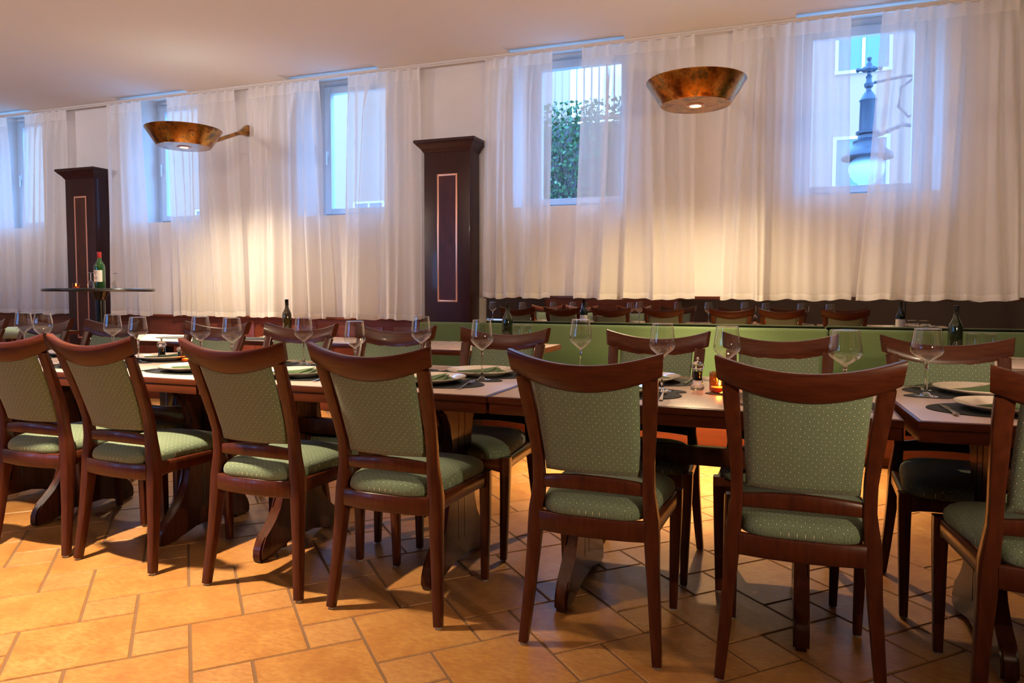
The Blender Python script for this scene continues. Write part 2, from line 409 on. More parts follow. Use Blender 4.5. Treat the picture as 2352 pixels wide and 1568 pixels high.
# wainscot left, mirror band right, ledges
b = MB(); b.box(XL, -2.89, YW-.035, YW-.001, .001, .855); x = XL+.3
while x < -3.2: b.box(x, x+.62, YW-.043, YW-.034, .16, .80, .006); x += .72
wsc = struct(b.build('trim_1', M_WAIN))
b = MB(); b.box(XL, -2.89, YW-.06, YW-.001, .856, .878, .006); struct(b.build('trim_2', M_WAIN))
b = MB(); b.box(XL, -2.89, YW-.05, YW-.036, .001, .12, .004); struct(b.build('baseboard_left', M_WAIN))
b = MB(); b.box(-2.38, XR-.002, YW-.07, YW-.001, 1.062, 1.085, .005); struct(b.build('trim_3', M_DARKW))
b = MB(); b.box(-2.38, XR-.002, YW-.035, YW-.001, .001, .60, .003); struct(b.build('trim_4', M_DARKW))
b = MB(); b.box(-2.38, XR-.01, YW-.02, YW-.002, .602, 1.06)
mir = tag(b.build('wall_mirror', M_MIRROR, smooth=False), 'long low mirror strip fixed on the wall under the right-hand curtains', 'mirror')

# columns (wooden pilasters with copper inlay)
def pilaster(x0, x1, label, z0=1.03):
    root = empty('wooden_pilaster', ((x0+x1)/2, YW, 0), 0, label, 'pilaster', 'dark wooden pilasters on the window wall')
    w = (x1-x0)/2; yf = -.2
    s_ = MB(); s_.box(-w, w, yf, -.001, .001, 2.29, .008); s_.build('shaft', M_PANEL, root)
    c = MB()
    prof = [(0,2.285),(.004,2.295),(.012,2.303),(.014,2.31),(.030,2.330),(.052,2.352),(.058,2.362),(.066,2.366),(.066,2.388),(.0,2.390)]
    rings = []
    for e, z in prof: rings.append([(-w-e, -.001, z), (-w-e, yf-e, z), (w+e, yf-e, z), (w+e, -.001, z)])
    c.loft(rings); c.build('capital', M_PANEL, root, auto=25)
    i0, i1 = -w+.125, w-.115; z1 = 2.105; t = .016
    p_ = MB(); p_.box(i0+t, i1-t, yf-.0012, yf+.004, z0+t, z1-t); p_.build('burl_panel', M_BURL, root)
    q = MB(); q.box(i0, i0+t, yf-.003, yf+.004, z0, z1, .001); q.box(i1-t, i1, yf-.003, yf+.004, z0, z1, .001); q.box(i0+t, i1-t, yf-.003, yf+.004, z0, z0+t, .001); q.box(i0+t, i1-t, yf-.003, yf+.004, z1-t, z1, .001)
    q.build('inlay_frame', M_INLAY, root)
    bb = MB(); bb.box(-w-.02, w+.02, yf-.02, -.001, .001, .14, .006); bb.build('plinth', M_PANEL, root)
    return root
pilaster(-2.882, -2.455, 'dark wooden pilaster between the curtains at the middle of the window wall')
pilaster(-7.115, -6.70, 'dark wooden pilaster at the far left behind the round bar table', .62)

# curtain rail
b = MB(); b.box(XL+.02, XR-.02, 5.635, 5.685, ZC-.018, ZC-.001, .003); b.box(XL+.02, XR-.02, 5.652, 5.668, ZC-.028, ZC-.016)
rail = tag(b.build('curtain_rail', M_RAIL), 'slim white curtain rail running along the ceiling above the windows', 'curtain rail')

def curtain(xa, xb_, xc, xd, zb, label, seed):
    rnd = random.Random(seed); w = xb_-xa
    nU = max(60, int(w*150)); nV = 46; zt = ZC-.028
    npl = max(4, int(round(w/.105)))
    ph = [rnd.random()*2*PI for _ in range(6)]
    edges = sorted(rnd.uniform(.04,.96) for _ in range(npl))
    wid = [rnd.uniform(.5,1.3) for _ in range(npl)]
    bm = MB(); rows = []
    for j in range(nV+1):
        t = j/nV; z = zt + (zb-zt)*t; row = []
        zw = 0
        for i in range(nU+1):
            s = i/nU
            x = (xa+(xb_-xa)*s)*(1-t) + (xc+(xd-xc)*s)*t
            # pinch pleats in the header, loosening into wide folds
            pin = math.exp(-t*16)
            k = s*npl*2*PI
            y = -.016*pin*(.5+.5*math.cos(k))**3 + .006*pin
            body = 0; 
            for e, wd in zip(edges, wid):
                q = (s-e+ .02*math.sin(t*3+ph[0]+e*9))*npl/wd
                body += -.058*wd*math.exp(-q*q*11) 
            body += .010*math.sin(k*.53+ph[1]+.5*t)+.006*math.sin(k*1.31+ph[2]-.9*t)
            g = min(1, t*6)
            y += body*g*(.75+.35*t)
            x += .012*math.sin(k*.5+ph[3]+t*4)*g*.6
            zz = z - (.006*math.sin(k*.31+ph[4])+.004*math.sin(k*.9+ph[5]))*t + (0.012*(1-pin)*0)
            if t < .015: zz += .006*math.cos(k)
            row.append(bm.bm.verts.new((x, 5.655+y, zz)))
        rows.append(row)
    for j in range(nV):
        for i in range(nU):
            f_ = bm.bm.faces.new((rows[j][i], rows[j][i+1], rows[j+1][i+1], rows[j+1][i]))
            for l, (ii, jj) in zip(f_.loops, ((i,j),(i+1,j),(i+1,j+1),(i,j+1))): l[bm.uv].uv = (ii/nU, 1-jj/nV)
    o = bm.build('sheer_curtain', M_SHEER, auto=180)
    return tag(o, label, 'curtain', 'sheer white curtains along the window wall')
CUR = [(-8.67,-8.11,-8.78,-8.06,.865,'sheer white curtain cut off by the left edge of the picture'),
 (-7.82,-7.19,-7.97,-7.21,.866,'sheer white curtain just left of the far left pilaster'),
 (-6.61,-6.14,-6.61,-6.04,.868,'narrow sheer white curtain just right of the far left pilaster'),
 (-5.80,-4.96,-5.77,-4.87,.870,'sheer white curtain behind the left copper wall lamp'),
 (-4.79,-4.00,-4.82,-3.93,.870,'sheer white curtain right of the left copper lamp arm, glowing at the bottom'),
 (-3.69,-2.97,-3.76,-2.97,.868,'sheer white curtain just left of the middle pilaster'),
 (-2.36,-1.775,-2.37,-1.785,1.066,'sheer white curtain just right of the middle pilaster, above the mirror'),
 (-1.53,-.66,-1.585,-.625,1.062,'sheer white curtain left of the gap below the right copper lamp'),
 (-.385,.405,-.452,.446,1.060,'sheer white curtain right of the gap below the right copper lamp'),
 (.60,1.40,.48,1.455,1.062,'rightmost sheer white curtain, parted from its neighbour before the street lamp')]
for i, c in enumerate(CUR): curtain(*c, seed=11+i)

# ============================================================ OUTSIDE
b = MB(); b.box(-40, 25, 6.25, 45, 1.2, 1.45); struct(b.build('outdoor_ground', M_ASPH, smooth=False))
def facade(name, x0, x1, y, h, label, cols, rows, z0=2.6, wh=1.1, ww=.9, dz=2.9):
    root = empty(name, ((x0+x1)/2, y, 1.45), 0, label, 'building')
    W = (x1-x0)/2
    b = MB(); b.box(-W, W, 0, 6, 0, h); b.build('facade', M_FACADE, root, smooth=False)
    for i in range(cols):
        for j in range(rows):
            cx = -W + (i+.5)*2*W/cols; z = z0-1.45 + j*dz
            if z+wh > h: continue
            g = MB(); g.box(cx-ww/2-.06, cx+ww/2+.06, -.05, .02, z-.06, z, .0); g.box(cx-ww/2-.06, cx+ww/2+.06, -.05, .02, z+wh, z+wh+.06); g.box(cx-ww/2-.06, cx-ww/2, -.05, .02, z, z+wh); g.box(cx+ww/2, cx+ww/2+.06, -.05, .02, z, z+wh); g.box(cx-.03, cx+.03, -.04, .02, z, z+wh)
            wf = g.build('facade_window', M_FRAMEW, root, smooth=False)
            p_ = MB(); p_.box(cx-ww/2, cx+ww/2, -.02, .01, z, z+wh); p_.build('facade_pane', M_FACWIN, wf, smooth=False)
facade('white_building', -1.2, 7.4, 16, 9, 'white building seen through the right window behind the street lamp', 5, 3, 2.9, 1.25, .9, 2.6)
facade('pale_house', -30, -7.5, 20, 8.5, 'pale house glimpsed through the left windows', 7, 1, 2.6, 1.3, 1.0)

# ivy-covered wall seen through the third window
hroot = empty('ivy_wall', (-3.1, 9.2, 1.45), 0, 'old stone wall covered in ivy and twigs behind the window right of the middle pilaster', 'ivy wall')
b = MB(); b.box(-2.2, 2.2, 0, .4, 0, 1.85, .03); b.build('stone_wall', M_STONE, hroot)
def leaves(n, m, name, seed, zr, dens):
    rnd = random.Random(seed); bm = MB()
    for _ in range(n):
        x = rnd.uniform(-2.1,2.1); z = rnd.uniform(*zr)*1.0; y = -rnd.uniform(.02,.22)
        if rnd.random() > dens(x, z): continue
        s = rnd.uniform(.02,.05); R_ = Matrix.Rotation(rnd.uniform(0,6.28),3,'Z') @ Matrix.Rotation(rnd.uniform(-1,1),3,'X') @ Matrix.Rotation(rnd.uniform(0,6.28),3,'Y')
        pts = [Vector((x,y,z)) + R_ @ Vector(q)*s for q in ((-.5,0,-.3),(0,.12,-.6),(.5,0,-.3),(.35,.1,.4),(0,-.05,.9),(-.35,.1,.4))]
        v = [bm.bm.verts.new(p) for p in pts]; bm.bm.faces.new(v)
    o = bm.build(name, m, hroot, smooth=False); o['kind'] = 'stuff'; return o
leaves(12000, M_HEDGE, 'ivy_leaves', 3, (.05,2.1), lambda x, z: .95 if math.sin(x*3.1)+math.sin(z*4+x) > -.4 else .35)
leaves(1300, M_HEDGE2, 'young_leaves', 4, (.05,1.5), lambda x, z: .8 if math.sin(x*4.1+1)+math.sin(z*5+x*2) > .2 else .1)
rnd = random.Random(5); bm = MB()
for _ in range(420):
    x = rnd.uniform(-2.1,2.1); z = rnd.uniform(0,1.0); p = [Vector((x,-.12,z))]
    for k in range(5): p.append(p[-1]+Vector((rnd.uniform(-.1,.1), rnd.uniform(-.03,.03), rnd.uniform(.1,.34))))
    bm.tube(p, [.007,.006,.005,.004,.003,.002], 4)
o = bm.build('twigs', M_TWIG, hroot); o['kind'] = 'stuff'
bm = MB()
for k in range(45): bm.box(-2.2+k*.1, -2.2+k*.1+.02, .1, .12, 1.85, 2.75)
bm.box(-2.2, 2.3, .08, .14, 2.72, 2.78); bm.box(-2.2, 2.3, .08, .14, 1.9, 1.95)
tag(bm.build('metal_railing', M_FACADE, loc=(-3.1, 9.2, 1.45), smooth=False), 'pale railing on top of the ivy-covered wall', 'railing')

# street lamp
sx, sy = .838, 9.0
sl = empty('street_lamp', (sx, sy, 1.45), 0, 'black cast iron street lamp with opal globe outside the right window', 'street lamp')
g = MB(); g.lathe([(0,-.19),(.07,-.178),(.13,-.14),(.175,-.07),(.19,0),(.17,.07),(.12,.12)], 28, (0,0,1.05)); g.build('globe', M_OPAL, sl)
g = MB(); g.lathe([(.265,.0),(.27,.02),(.255,.05),(.20,.10),(.165,.13),(.15,.17),(.155,.19),(.105,.22),(.095,.26),(.12,.275),(.12,.30),(.09,.31),(.085,.62),(.095,.64),(.085,.66),(.05,.72),(.025,.75)], 28, (0,0,1.15)); g.build('shade', M_IRON, sl)
g = MB(); g.lathe([(.0,.0),(.03,.01),(.025,.04),(.045,.06),(.05,.09),(.03,.12),(.028,.15),(.035,.17),(.02,.19),(.02,.22),(.0,.23)], 16, (0,0,1.88)); 
for (dx, dz) in ((-1,0),(1,0),(0,1)):
    c0 = Vector((0,0,2.13)); g.tube([c0, c0+Vector((dx*.05,0,dz*.05)), c0+Vector((dx*.085,0,dz*.085)), c0+Vector((dx*.11,0,dz*.11)), c0+Vector((dx*.125,0,dz*.125)), c0+Vector((dx*.135,0,dz*.135))], [.03,.034,.014,.026,.026,.008], 10)
g.lathe([(0,-.045),(.04,-.03),(.052,0),(.04,.03),(0,.045)], 14, (0,0,2.13)); g.build('finial', M_IRON, sl)
g = MB(); g.tube([(.1,0,1.4),(.35,0,1.5),(.6,0,1.45),(.75,0,1.2)], .022, 8)
g.tube([(.62,0,1.95),(.45,0,2.0),(.32,0,1.9),(.30,0,1.7),(.4,0,1.58),(.52,0,1.64),(.52,0,1.76),(.44,0,1.8)], .016, 8)
g.tube([(.05,0,1.98),(.35,0,2.02),(.75,0,2.02)], .016, 8); g.tube([(.75,0,0),(.75,0,2.1)], .045, 12); g.build('bracket', M_IRON, sl)

# ============================================================ WALL LAMPS (copper pans) AND ADDED FILL LAMPS
def pan_lamp(loc, arm_to, label, D=.60, rod=False, pdown=60, pup=20, cone=150, blend=.5, beam=0, upz=.12, cup=WARMUP, cdn=WARM):
    root = empty('copper_pan_lamp', loc, 0, label, 'lamp', 'copper pan lamps')
    R_, rb, h = D/2, D*.35, .145
    s_ = MB()
    s_.lathe([(R_-.006,h-.002),(R_,h),(R_+.001,h-.004),(rb+.003,.006),(rb-.004,.001)], 64)
    s_.lathe([(R_-.006,h-.002),(rb-.004,.010)], 64)
    s_.build('bowl', M_COPPER, root, auto=40)
    c = MB(); c.lathe([(.052,.0),(rb-.002,.0),(rb-.002,.008),(.052,.008),(.052,.0)], 64); c.build('base_disc', M_COPPER, root, auto=40)
    q = MB(); q.lathe([(.034,-.001),(.036,-.006),(.054,-.005),(.056,0),(.052,.004),(.034,.004),(.034,-.001)], 32); q.build('spot_ring', M_INLAY, root)
    e = MB(); e.lathe([(0.0005,.001),(.033,.001),(.034,.003),(.0005,.004)], 24); e.build('bulb', M_BULB, root)
    a = MB()
    if arm_to:
        v = Vector(arm_to)-Vector(loc); dn = v.normalized()
        p0 = Vector((0,0,.07)) + Vector((v.x,v.y,0)).normalized()*(rb+.04)
        a.tube([p0, p0+(v-p0)*.4, v-dn*.20, v-dn*.12, v-dn*.04, v-dn*.012, v], [.019,.018,.018,.03,.052,.056,.05], 16)
        a.build('arm', M_COPPER, root)
    else:
        a.tube([(0,0,.01),(0,0,ZC-loc[2]-.03)], .009, 10); a.lathe([(.0,0),(.06,0),(.055,.028),(0,.03)], 24, (0,0,ZC-loc[2]-.031)); a.build('ceiling_rod', M_COPPER, root)
    L_ = Vector(loc)
    if pdown:
        if beam:
            o = spot('lamp_beam', L_, beam, 70, 1.0, .03, cdn); o.parent = root; o.location = (0,0,-.012)
        o = spot('lamp_spot', L_+Vector((0,0,-.012)), pdown, cone, blend, .03, cdn); o.parent = root; o.location = (0,0,-.012)
    if pup:
        o = point('lamp_uplight_fill', L_, pup, .03, cup); o.parent = root; o.location = (.0,.0,upz)  # fill point added over the bowl to brighten ceiling and walls
    return root
pan_lamp((-4.70,4.75,2.315), (-4.88,5.748,2.67), 'copper pan wall lamp with a visible handle-like arm at the left', pdown=230, pup=5, cone=142, blend=1.0, beam=900, upz=.10)
pan_lamp((-.53,4.62,2.262), (-.53,5.748,2.60), 'copper pan wall lamp at the right, its arm hidden behind the bowl', cdn=(1,.73,.40), pdown=215, pup=3, cone=140, blend=.9, beam=1500, upz=.10)
pan_lamp((-2.64,1.70,2.215), None, 'copper pan lamp hanging out of view left of the viewer', pdown=640, pup=125, cone=112, blend=1.0, upz=.22)
pan_lamp((1.7,-.6,2.25), None, 'added copper pan fill lamp, out of view behind the viewer', cup=(1,.74,.46), pdown=8, pup=4, cone=120, upz=.22)  # weak unseen fill lamp added behind the viewer
pan_lamp((-7.2,1.2,2.25), None, 'added copper pan fill lamp, out of view at the far left', pdown=90, pup=330, cone=108, blend=1.0, upz=.22)  # unseen lamp added to brighten ceiling, walls and curtains on the left
fl = empty('added_floor_lamp', (1.5,.75,0), 0, 'added slim floor lamp with a shallow dish, out of view behind the viewer', 'lamp')  # unseen lamp added to light near chair backs; dish keeps floor dark
g = MB(); g.lathe([(.0005,.001),(.13,.001),(.135,.012),(.02,.03),(.011,.05),(.011,1.15),(.0005,1.15)], 32); g.build('stand', M_BLACK, fl)
g = MB(); g.lathe([(.0005,1.15),(.06,1.152),(.12,1.175),(.14,1.20),(.136,1.20),(.115,1.18),(.06,1.158),(.0005,1.156)], 40); g.build('dish', M_COPPER, fl)
g = MB(); g.lathe([(.02,1.158),(.05,1.19),(.062,1.25),(.045,1.30),(.02,1.32)], 32); g.build('glass_shade', M_GLASS, fl, auto=180)
point('added_floor_lamp_light', (1.5,.75,1.262), 190, .03, (1,.76,.48))

# ============================================================ CHAIR
def ypost(z):
    pts = [(0,0),(.2,.025),(.42,.045),(.5,.040),(.6,.020),(.75,-.035),(.87,-.085),(.95,-.115)]
    for (a, ya), (b_, yb) in zip(pts, pts[1:]):
        if z <= b_: return ya + (yb-ya)*(z-a)/(b_-a)
    return pts[-1][1]
def xpost(z):
    pts = [(0,.212),(.12,.202),(.3,.189),(.43,.182),(.52,.173),(.60,.174),(.70,.180),(.80,.188),(.86,.192)]
    for (a, xa), (b_, xb2) in zip(pts, pts[1:]):
        if z <= b_: return xa + (xb2-xa)*(z-a)/(b_-a)
    return pts[-1][1]
def crest_bot(x): s = abs(x)/.215; return .824 + .051*min(s,1.2)**1.9
def crest_top(x): s = abs(x)/.228; return .906 + .040*min(s,1.1)**2.0
def ycurve(x): return .042*(x/.22)**2
def make_chair():
    root = empty('dining_chair'); tag(root, 'x', 'chair')
    # rear legs run up into the back posts
    for sgn in (-1, 1):
        zs = [.008,.05,.12,.2,.3,.38,.43,.48,.52,.56,.60,.66,.72,.78,.82,.868]
        ws = [.028,.030,.033,.035,.039,.044,.044,.038,.035,.034,.034,.037,.040,.042,.044,.044]
        hs = [.030,.032,.034,.037,.042,.048,.050,.046,.042,.038,.036,.033,.030,.026,.022,.019]
        leg = MB(); leg.sweep([(sgn*xpost(z), ypost(z)+ycurve(xpost(z))*min(1,max(0,(z-.45)/.2))*.7, z) for z in zs], ws, hs, (1,0,0), .16)
        lo = leg.build('leg', M_CHAIR, root)
        g = MB(); g.lathe([(0.0005,0),(.010,0),(.011,.004),(.010,.009)], 14, (sgn*.212,0,0)); g.build('glide', M_GLIDE, lo)
    for sgn in (-1, 1):
        leg = MB(); leg.sweep([(sgn*.195,.425,.008),(sgn*.197,.423,.15),(sgn*.200,.42,.3),(sgn*.201,.418,.40),(sgn*.201,.418,.435)], [.026,.032,.038,.042,.042], [.026,.032,.038,.042,.042], (1,0,0), .16)
        lo = leg.build('leg', M_CHAIR, root)
        g = MB(); g.lathe([(0.0005,0),(.010,0),(.011,.004),(.010,.009)], 14, (sgn*.195,.425,0)); g.build('glide', M_GLIDE, lo)
    # crest rail, bowed around the sitter
    cr = MB(); rings = []
    n = 26
    for i in range(n+1):
        s = -1+2*i/n; xb_ = .2215*s; xt = .229*s
        zb, zt = crest_bot(xb_), crest_top(xt); yb = ypost(zb)-.012+ycurve(xb_); yt = ypost(zt)-.012+ycurve(xt)
        th = .0155; e = .005
        B = Vector((xb_, yb, zb)); T = Vector((xt, yt, zt)); up = (T-B).normalized(); nrm = Vector((-2*.042*s/.22*1.0, 1, 0)).normalized()
        prof = [(0,-th+e),(0,th-e),(e,th),(.5,th),(1,th),(1,th-e),(1,-th+e),(1,-th),(.5,-th),(e,-th)]
        H = (T-B).length
        ring = []
        for (a, o_) in ((0,-th+e),(0,th-e),(e*1.2,th),(H*.5,th),(H-e*1.2,th*.95),(H,th*.95-e),(H,-th*.95+e),(H-e*1.2,-th*.95),(H*.5,-th),(e*1.2,-th)):
            ring.append(B + up*a + nrm*o_)
        rings.append(ring)
    cr.loft(rings); cr.build('crest_rail', M_CREST, root, auto=50)
    # upholstered back pad
    def sheet(x0f, x1f, zb, ztf, off, th, bul):
        m_ = MB(); nx, nz = 18, 14; F = []; Bk = []
        for j in range(nz+1):
            rF, rB = [], []
            for i in range(nx+1):
                s = -1+2*i/nx; t = j/nz
                z0 = zb + .006*(1-abs(s)**2)*0
                xw = x0f + (x1f-x0f)*t; x = xw*s
                zt = ztf(x); z = z0+(zt-z0)*t
                ed = min(1, min((1-abs(s))*9, t*9, (1-t)*30+.3)); ed = math.sqrt(max(0,1-(1-ed)**2))
                yc = ypost(z)+ycurve(x)-.012+off
                rB.append(m_.bm.verts.new((x, yc-(th*ed+bul*(1-s*s)*.3+.002), z))); rF.append(m_.bm.verts.new((x, yc+(th*ed+bul*(1-s*s)+.002), z)))
            F.append(rF); Bk.append(rB)
        for j in range(nz):
            for i in range(nx):
                m_.bm.faces.new((F[j][i],F[j][i+1],F[j+1][i+1],F[j+1][i])); m_.bm.faces.new((Bk[j][i],Bk[j+1][i],Bk[j+1][i+1],Bk[j][i+1]))
        for i in range(nx):
            m_.bm.faces.new((F[0][i],Bk[0][i],Bk[0][i+1],F[0][i+1])); m_.bm.faces.new((F[nz][i],F[nz][i+1],Bk[nz][i+1],Bk[nz][i]))
        for j in range(nz):
            m_.bm.faces.new((F[j][0],F[j+1][0],Bk[j+1][0],Bk[j][0])); m_.bm.faces.new((F[j][nx],Bk[j][nx],Bk[j+1][nx],F[j+1][nx]))
        return m_.planar_uv(0,2)
    sheet(.149,.161,.562,lambda x: crest_bot(x)+.012,.002,.009,.006).build('back_pad', M_FAB, root, auto=60)
    # dark frame shadow-gap behind the pad
    # lower back rail
    lr = MB(); rings = []
    for i in range(17):
        s = -1+2*i/16; x = .160*s; zt = .541+.014*(1-s*s); zb = .503+.006*(1-s*s); y = ypost(.53)+ycurve(x)*.8-.012; th = .011
        rings.append([(x,y-th,zb+.003),(x,y-th+.003,zb),(x,y+th-.003,zb),(x,y+th,zb+.003),(x,y+th,zt-.003),(x,y+th-.003,zt),(x,y-th+.003,zt),(x,y-th,zt-.003)])
    lr.loft(rings); lr.build('lower_back_rail', M_CHAIR, root, auto=50)
    # seat apron frame
    sf = MB()
    def rail(P, w, z0, z1, arch=0):
        rings = []; n_ = 12
        A, B2 = Vector(P[0]), Vector(P[1]); t = (B2-A).normalized(); s2 = Vector((-t.y,t.x,0))
        for i in range(n_+1):
            q = i/n_; p = A+(B2-A)*q
            lift = arch*(1-(abs(2*q-1))**6)
            z0_ = z0 + lift; e = .004
            rings.append([p+s2*a+Vector((0,0,z)) for a, z in ((-w/2,z0_+e),(-w/2+e,z0_),(w/2-e,z0_),(w/2,z0_+e),(w/2,z1-e),(w/2-e,z1),(-w/2+e,z1),(-w/2,z1-e))])
        sf.loft(rings)
    # curved rear rail
    rings = []
    for i in range(13):
        s = -1+2*i/12; x = .166*s; y = .028 - .018*(1-s*s); w = .011; z0, z1, e = .367, .430, .004
        rings.append([(x,y-w,z0+e),(x,y-w+e,z0),(x,y+w-e,z0),(x,y+w,z0+e),(x,y+w,z1-e),(x,y+w-e,z1),(x,y-w+e,z1),(x,y-w,z1-e)])
    sf.loft(rings)
    rail(((-.187,.06,0),(-.200,.40,0)), .022, .372, .432, .010); rail(((.187,.06,0),(.200,.40,0)), .022, .372, .432, .010)
    rings = []
    for i in range(13):
        s = -1+2*i/12; x = .183*s; y = .425+.015*(1-s*s); w = .011; z0, z1, e = .372+.01*(1-s**6), .432, .004
        rings.append([(x,y-w,z0+e),(x,y-w+e,z0),(x,y+w-e,z0),(x,y+w,z0+e),(x,y+w,z1-e),(x,y+w-e,z1),(x,y-w+e,z1),(x,y-w,z1-e)])
    sf.loft(rings); sf.build('seat_frame', M_CHAIR, root, auto=50)
    # cushion
    cu = MB(); nr, na = 12, 64
    def outline(a):
        c_, s2 = math.cos(a), math.sin(a); n_ = 5.0
        rr = (abs(c_)**n_+abs(s2)**n_)**(-1/n_)
        x = c_*rr; y = s2*rr
        yy = .232+.228*y
        xx = x*(.165+ (.212-.165)*((y+1)/2)) if True else 0
        if y < 0: pass
        return xx, yy + .018*max(0,y)**3*(1-x*x)
    rings = []
    zprof = [(1.0,.431),(1.012,.438),(1.014,.448),(1.0,.460),(.965,.470),(.90,.479),(.78,.487),(.6,.493),(.4,.497),(.2,.499),(.02,.5)]
    cxm, cym = 0, .232
    for k, z in zprof:
        ring = []
        for q in range(na):
            x, y = outline(2*PI*q/na); ring.append((x*k, cym+(y-cym)*k, z))
        rings.append(ring)
    cu.loft(rings, capa=True, capb=True); cu.planar_uv(0,1); cu.build('seat', M_FAB, root, auto=80)
    return root
chair = make_chair()
GF = 'dining chairs on the near side of the long table'
for x, y, rz, lab in [
  (-3.010,2.132,.03,'olive upholstered dining chair cut off by the left edge, nearest row'),
  (-2.518,2.130,-.035,'second olive upholstered dining chair from the left in the nearest row'),
  (-1.824,2.120,-.01,'third olive upholstered dining chair from the left in the nearest row'),
  (-1.261,2.113,-.015,'fourth olive upholstered dining chair from the left in the nearest row'),
  (-.540,2.112,-.01,'olive upholstered dining chair in the nearest row, pepper mill just right of it'),
  (.060,2.118,.02,'large upholstered dining chair in the nearest row, hiding the tea lights, right of centre'),
  (.690,2.10,.06,'dining chair cut off by the right edge in the nearest row')]:
    place(chair, (x, y, 0), rz, lab, GF)
GB = 'dining chairs on the far side of the long table'
for x, y, rz, lab in [
  (-4.95,3.176,PI,'far-side dining chair at the very left edge, only a crest tip showing'),
  (-4.37,3.176,PI,'far-side dining chair behind the two leftmost wine glasses'),
  (-3.80,3.176,PI,'far-side dining chair in front of the pale green bar stool'),
  (-3.010,3.176,PI,'far-side dining chair behind the left pepper mill and candle'),
  (-2.440,3.176,PI+.02,'far-side dining chair in front of the brown wine bottle'),
  (-1.860,3.176,PI,'far-side dining chair seen above the fourth near chair'),
  (-1.261,3.176,PI,'far-side dining chair behind the middle joint, lamp glint on its crest'),
  (-.528,3.180,PI,'far-side dining chair left of the right pepper mill'),
  (-.013,3.180,PI+.01,'far-side dining chair in front of the brightest part of the green bench'),
  (.603,3.176,PI,'rightmost far-side dining chair, behind the end wine glass')]:
    place(chair, (x, y, 0), rz, lab, GB)

# ============================================================ TABLES
def make_table(Lx=1.298, Ly=.91):
    root = empty('dining_table'); tag(root, 'x', 'table')
    w, h = Lx/2, Ly/2
    e = MB(); e.box(-w, w, -h, h, .726, .7485, .003); e.box(-w+.004, w-.004, -h+.004, h-.004, .688, .727, .002); e.build('edge_frame', M_EDGE, root)
    t = MB(); t.box(-w+.010, w-.010, -h+.010, h-.010, .7486, .7500, .0004); t.build('tabletop', M_LAM, root)
    LEGY = -.145
    for sx_ in (-1, 1):
        x = sx_*(w-.272+.012)
        prof = [(-.272,.004),(-.278,.02),(-.276,.05),(-.264,.078),(-.242,.10),(-.212,.125),(-.180,.155),(-.150,.195),(-.122,.25),(-.102,.32),(-.092,.42),(-.092,.52),(-.105,.60),(-.14,.65),(-.20,.668),(-.215,.688)]
        full = prof + [(-a, z) for a, z in reversed(prof)]
        full += [(.19,.004),(.165,.028),(.08,.04),(-.08,.04),(-.165,.028),(-.19,.004)]
        full = [(a+LEGY, z) for a, z in full]
        p_ = MB(); p_.prism(full, 'x', x-.024, x+.024, .008)
        lo = p_.build('leg', M_TWOOD, root, auto=40)
        g = MB()
        for yy in (LEGY-.03, LEGY+.03):
            for s3 in (-1, 1): g.box(x+s3*.0235-.0015, x+s3*.0235+.0015, yy-.005, yy+.005, .12, .66)
        g.build('groove_shade', M_BLACK, lo, smooth=False)  # black strips stand in for the shade inside two grooves
    s_ = MB(); s_.box(-(w-.285), w-.285, LEGY-.022, LEGY+.022, .500, .565, .004); s_.build('stretcher', M_TWOOD, root)
    return root
table = make_table()
yt = 2.785
GT = 'dining tables joined into one long row'
for x, y, rz, lab in [(-.967-.65-1.302*2, yt, 0, 'leftmost dining table of the long row, mostly behind the first chairs'),
  (-.967-.65-1.302, yt, 0, 'dining table of the long row carrying the left pepper mill and candle'),
  (-.967-.65, yt+.002, 0, 'dining table of the long row between the third and fourth near chairs'),
  (-.315, yt, 0, 'dining table of the long row carrying the right pepper mill and tea lights'),
  (.352+.65, 2.81, .035, 'rightmost dining table, standing slightly askew with a gap')]:
    place(table, (x, y, 0), rz, lab, GT)
# ============================================================ PLACE SETTINGS
def make_mat():
    m_ = MB(); n = 56; ring = []
    for k in range(n):
        a = 2*PI*k/n; rr = 1+.045*math.cos(a*2+.6)+.03*math.cos(3*a+1.2)
        ring.append((.232*math.cos(a)*rr, .158*math.sin(a)*rr))
    m_.prism(ring, 'z', 0, .0022, .0006)
    return tag(m_.build('placemat', M_MAT), 'x', 'placemat')
def make_plate():
    m_ = MB(); R_ = .153
    m_.lathe([(.0005,.004),(.095,.004),(.100,.0055),(.112,.010),(.130,.0175),(R_-.002,.0235),(R_,.0245),(R_+.0004,.0225),(R_-.003,.0195),(.128,.0120),(.108,.0045),(.100,.0015),(.092,.0),(.0005,.0)], 72)
    return tag(m_.build('dinner_plate', M_PLATE, auto=60), 'x', 'plate')
def make_napkin():
    m_ = MB()
    def tri(pts, z0, th):
        m_.loft([[ (x,y,z0+zz) for x,y,zz in pts], [(x,y,z0+zz+th) for x,y,zz in pts]])
    tri([(-.115,-.030,0),(.085,-.040,0),(.118,.018,.006),(.062,.072,.010),(-.03,.045,.006)], .0, .003)
    tri([(-.112,-.028,.001),(.080,-.036,.002),(.062,.070,.014),(-.01,.042,.007)], .0035, .003)
    tri([(-.105,-.026,.001),(.04,-.030,.002),(.058,.058,.018),(0.0,.022,.008)], .0072, .0025)
    return tag(m_.build('napkin', M_NAP, smooth=False), 'x', 'napkin')
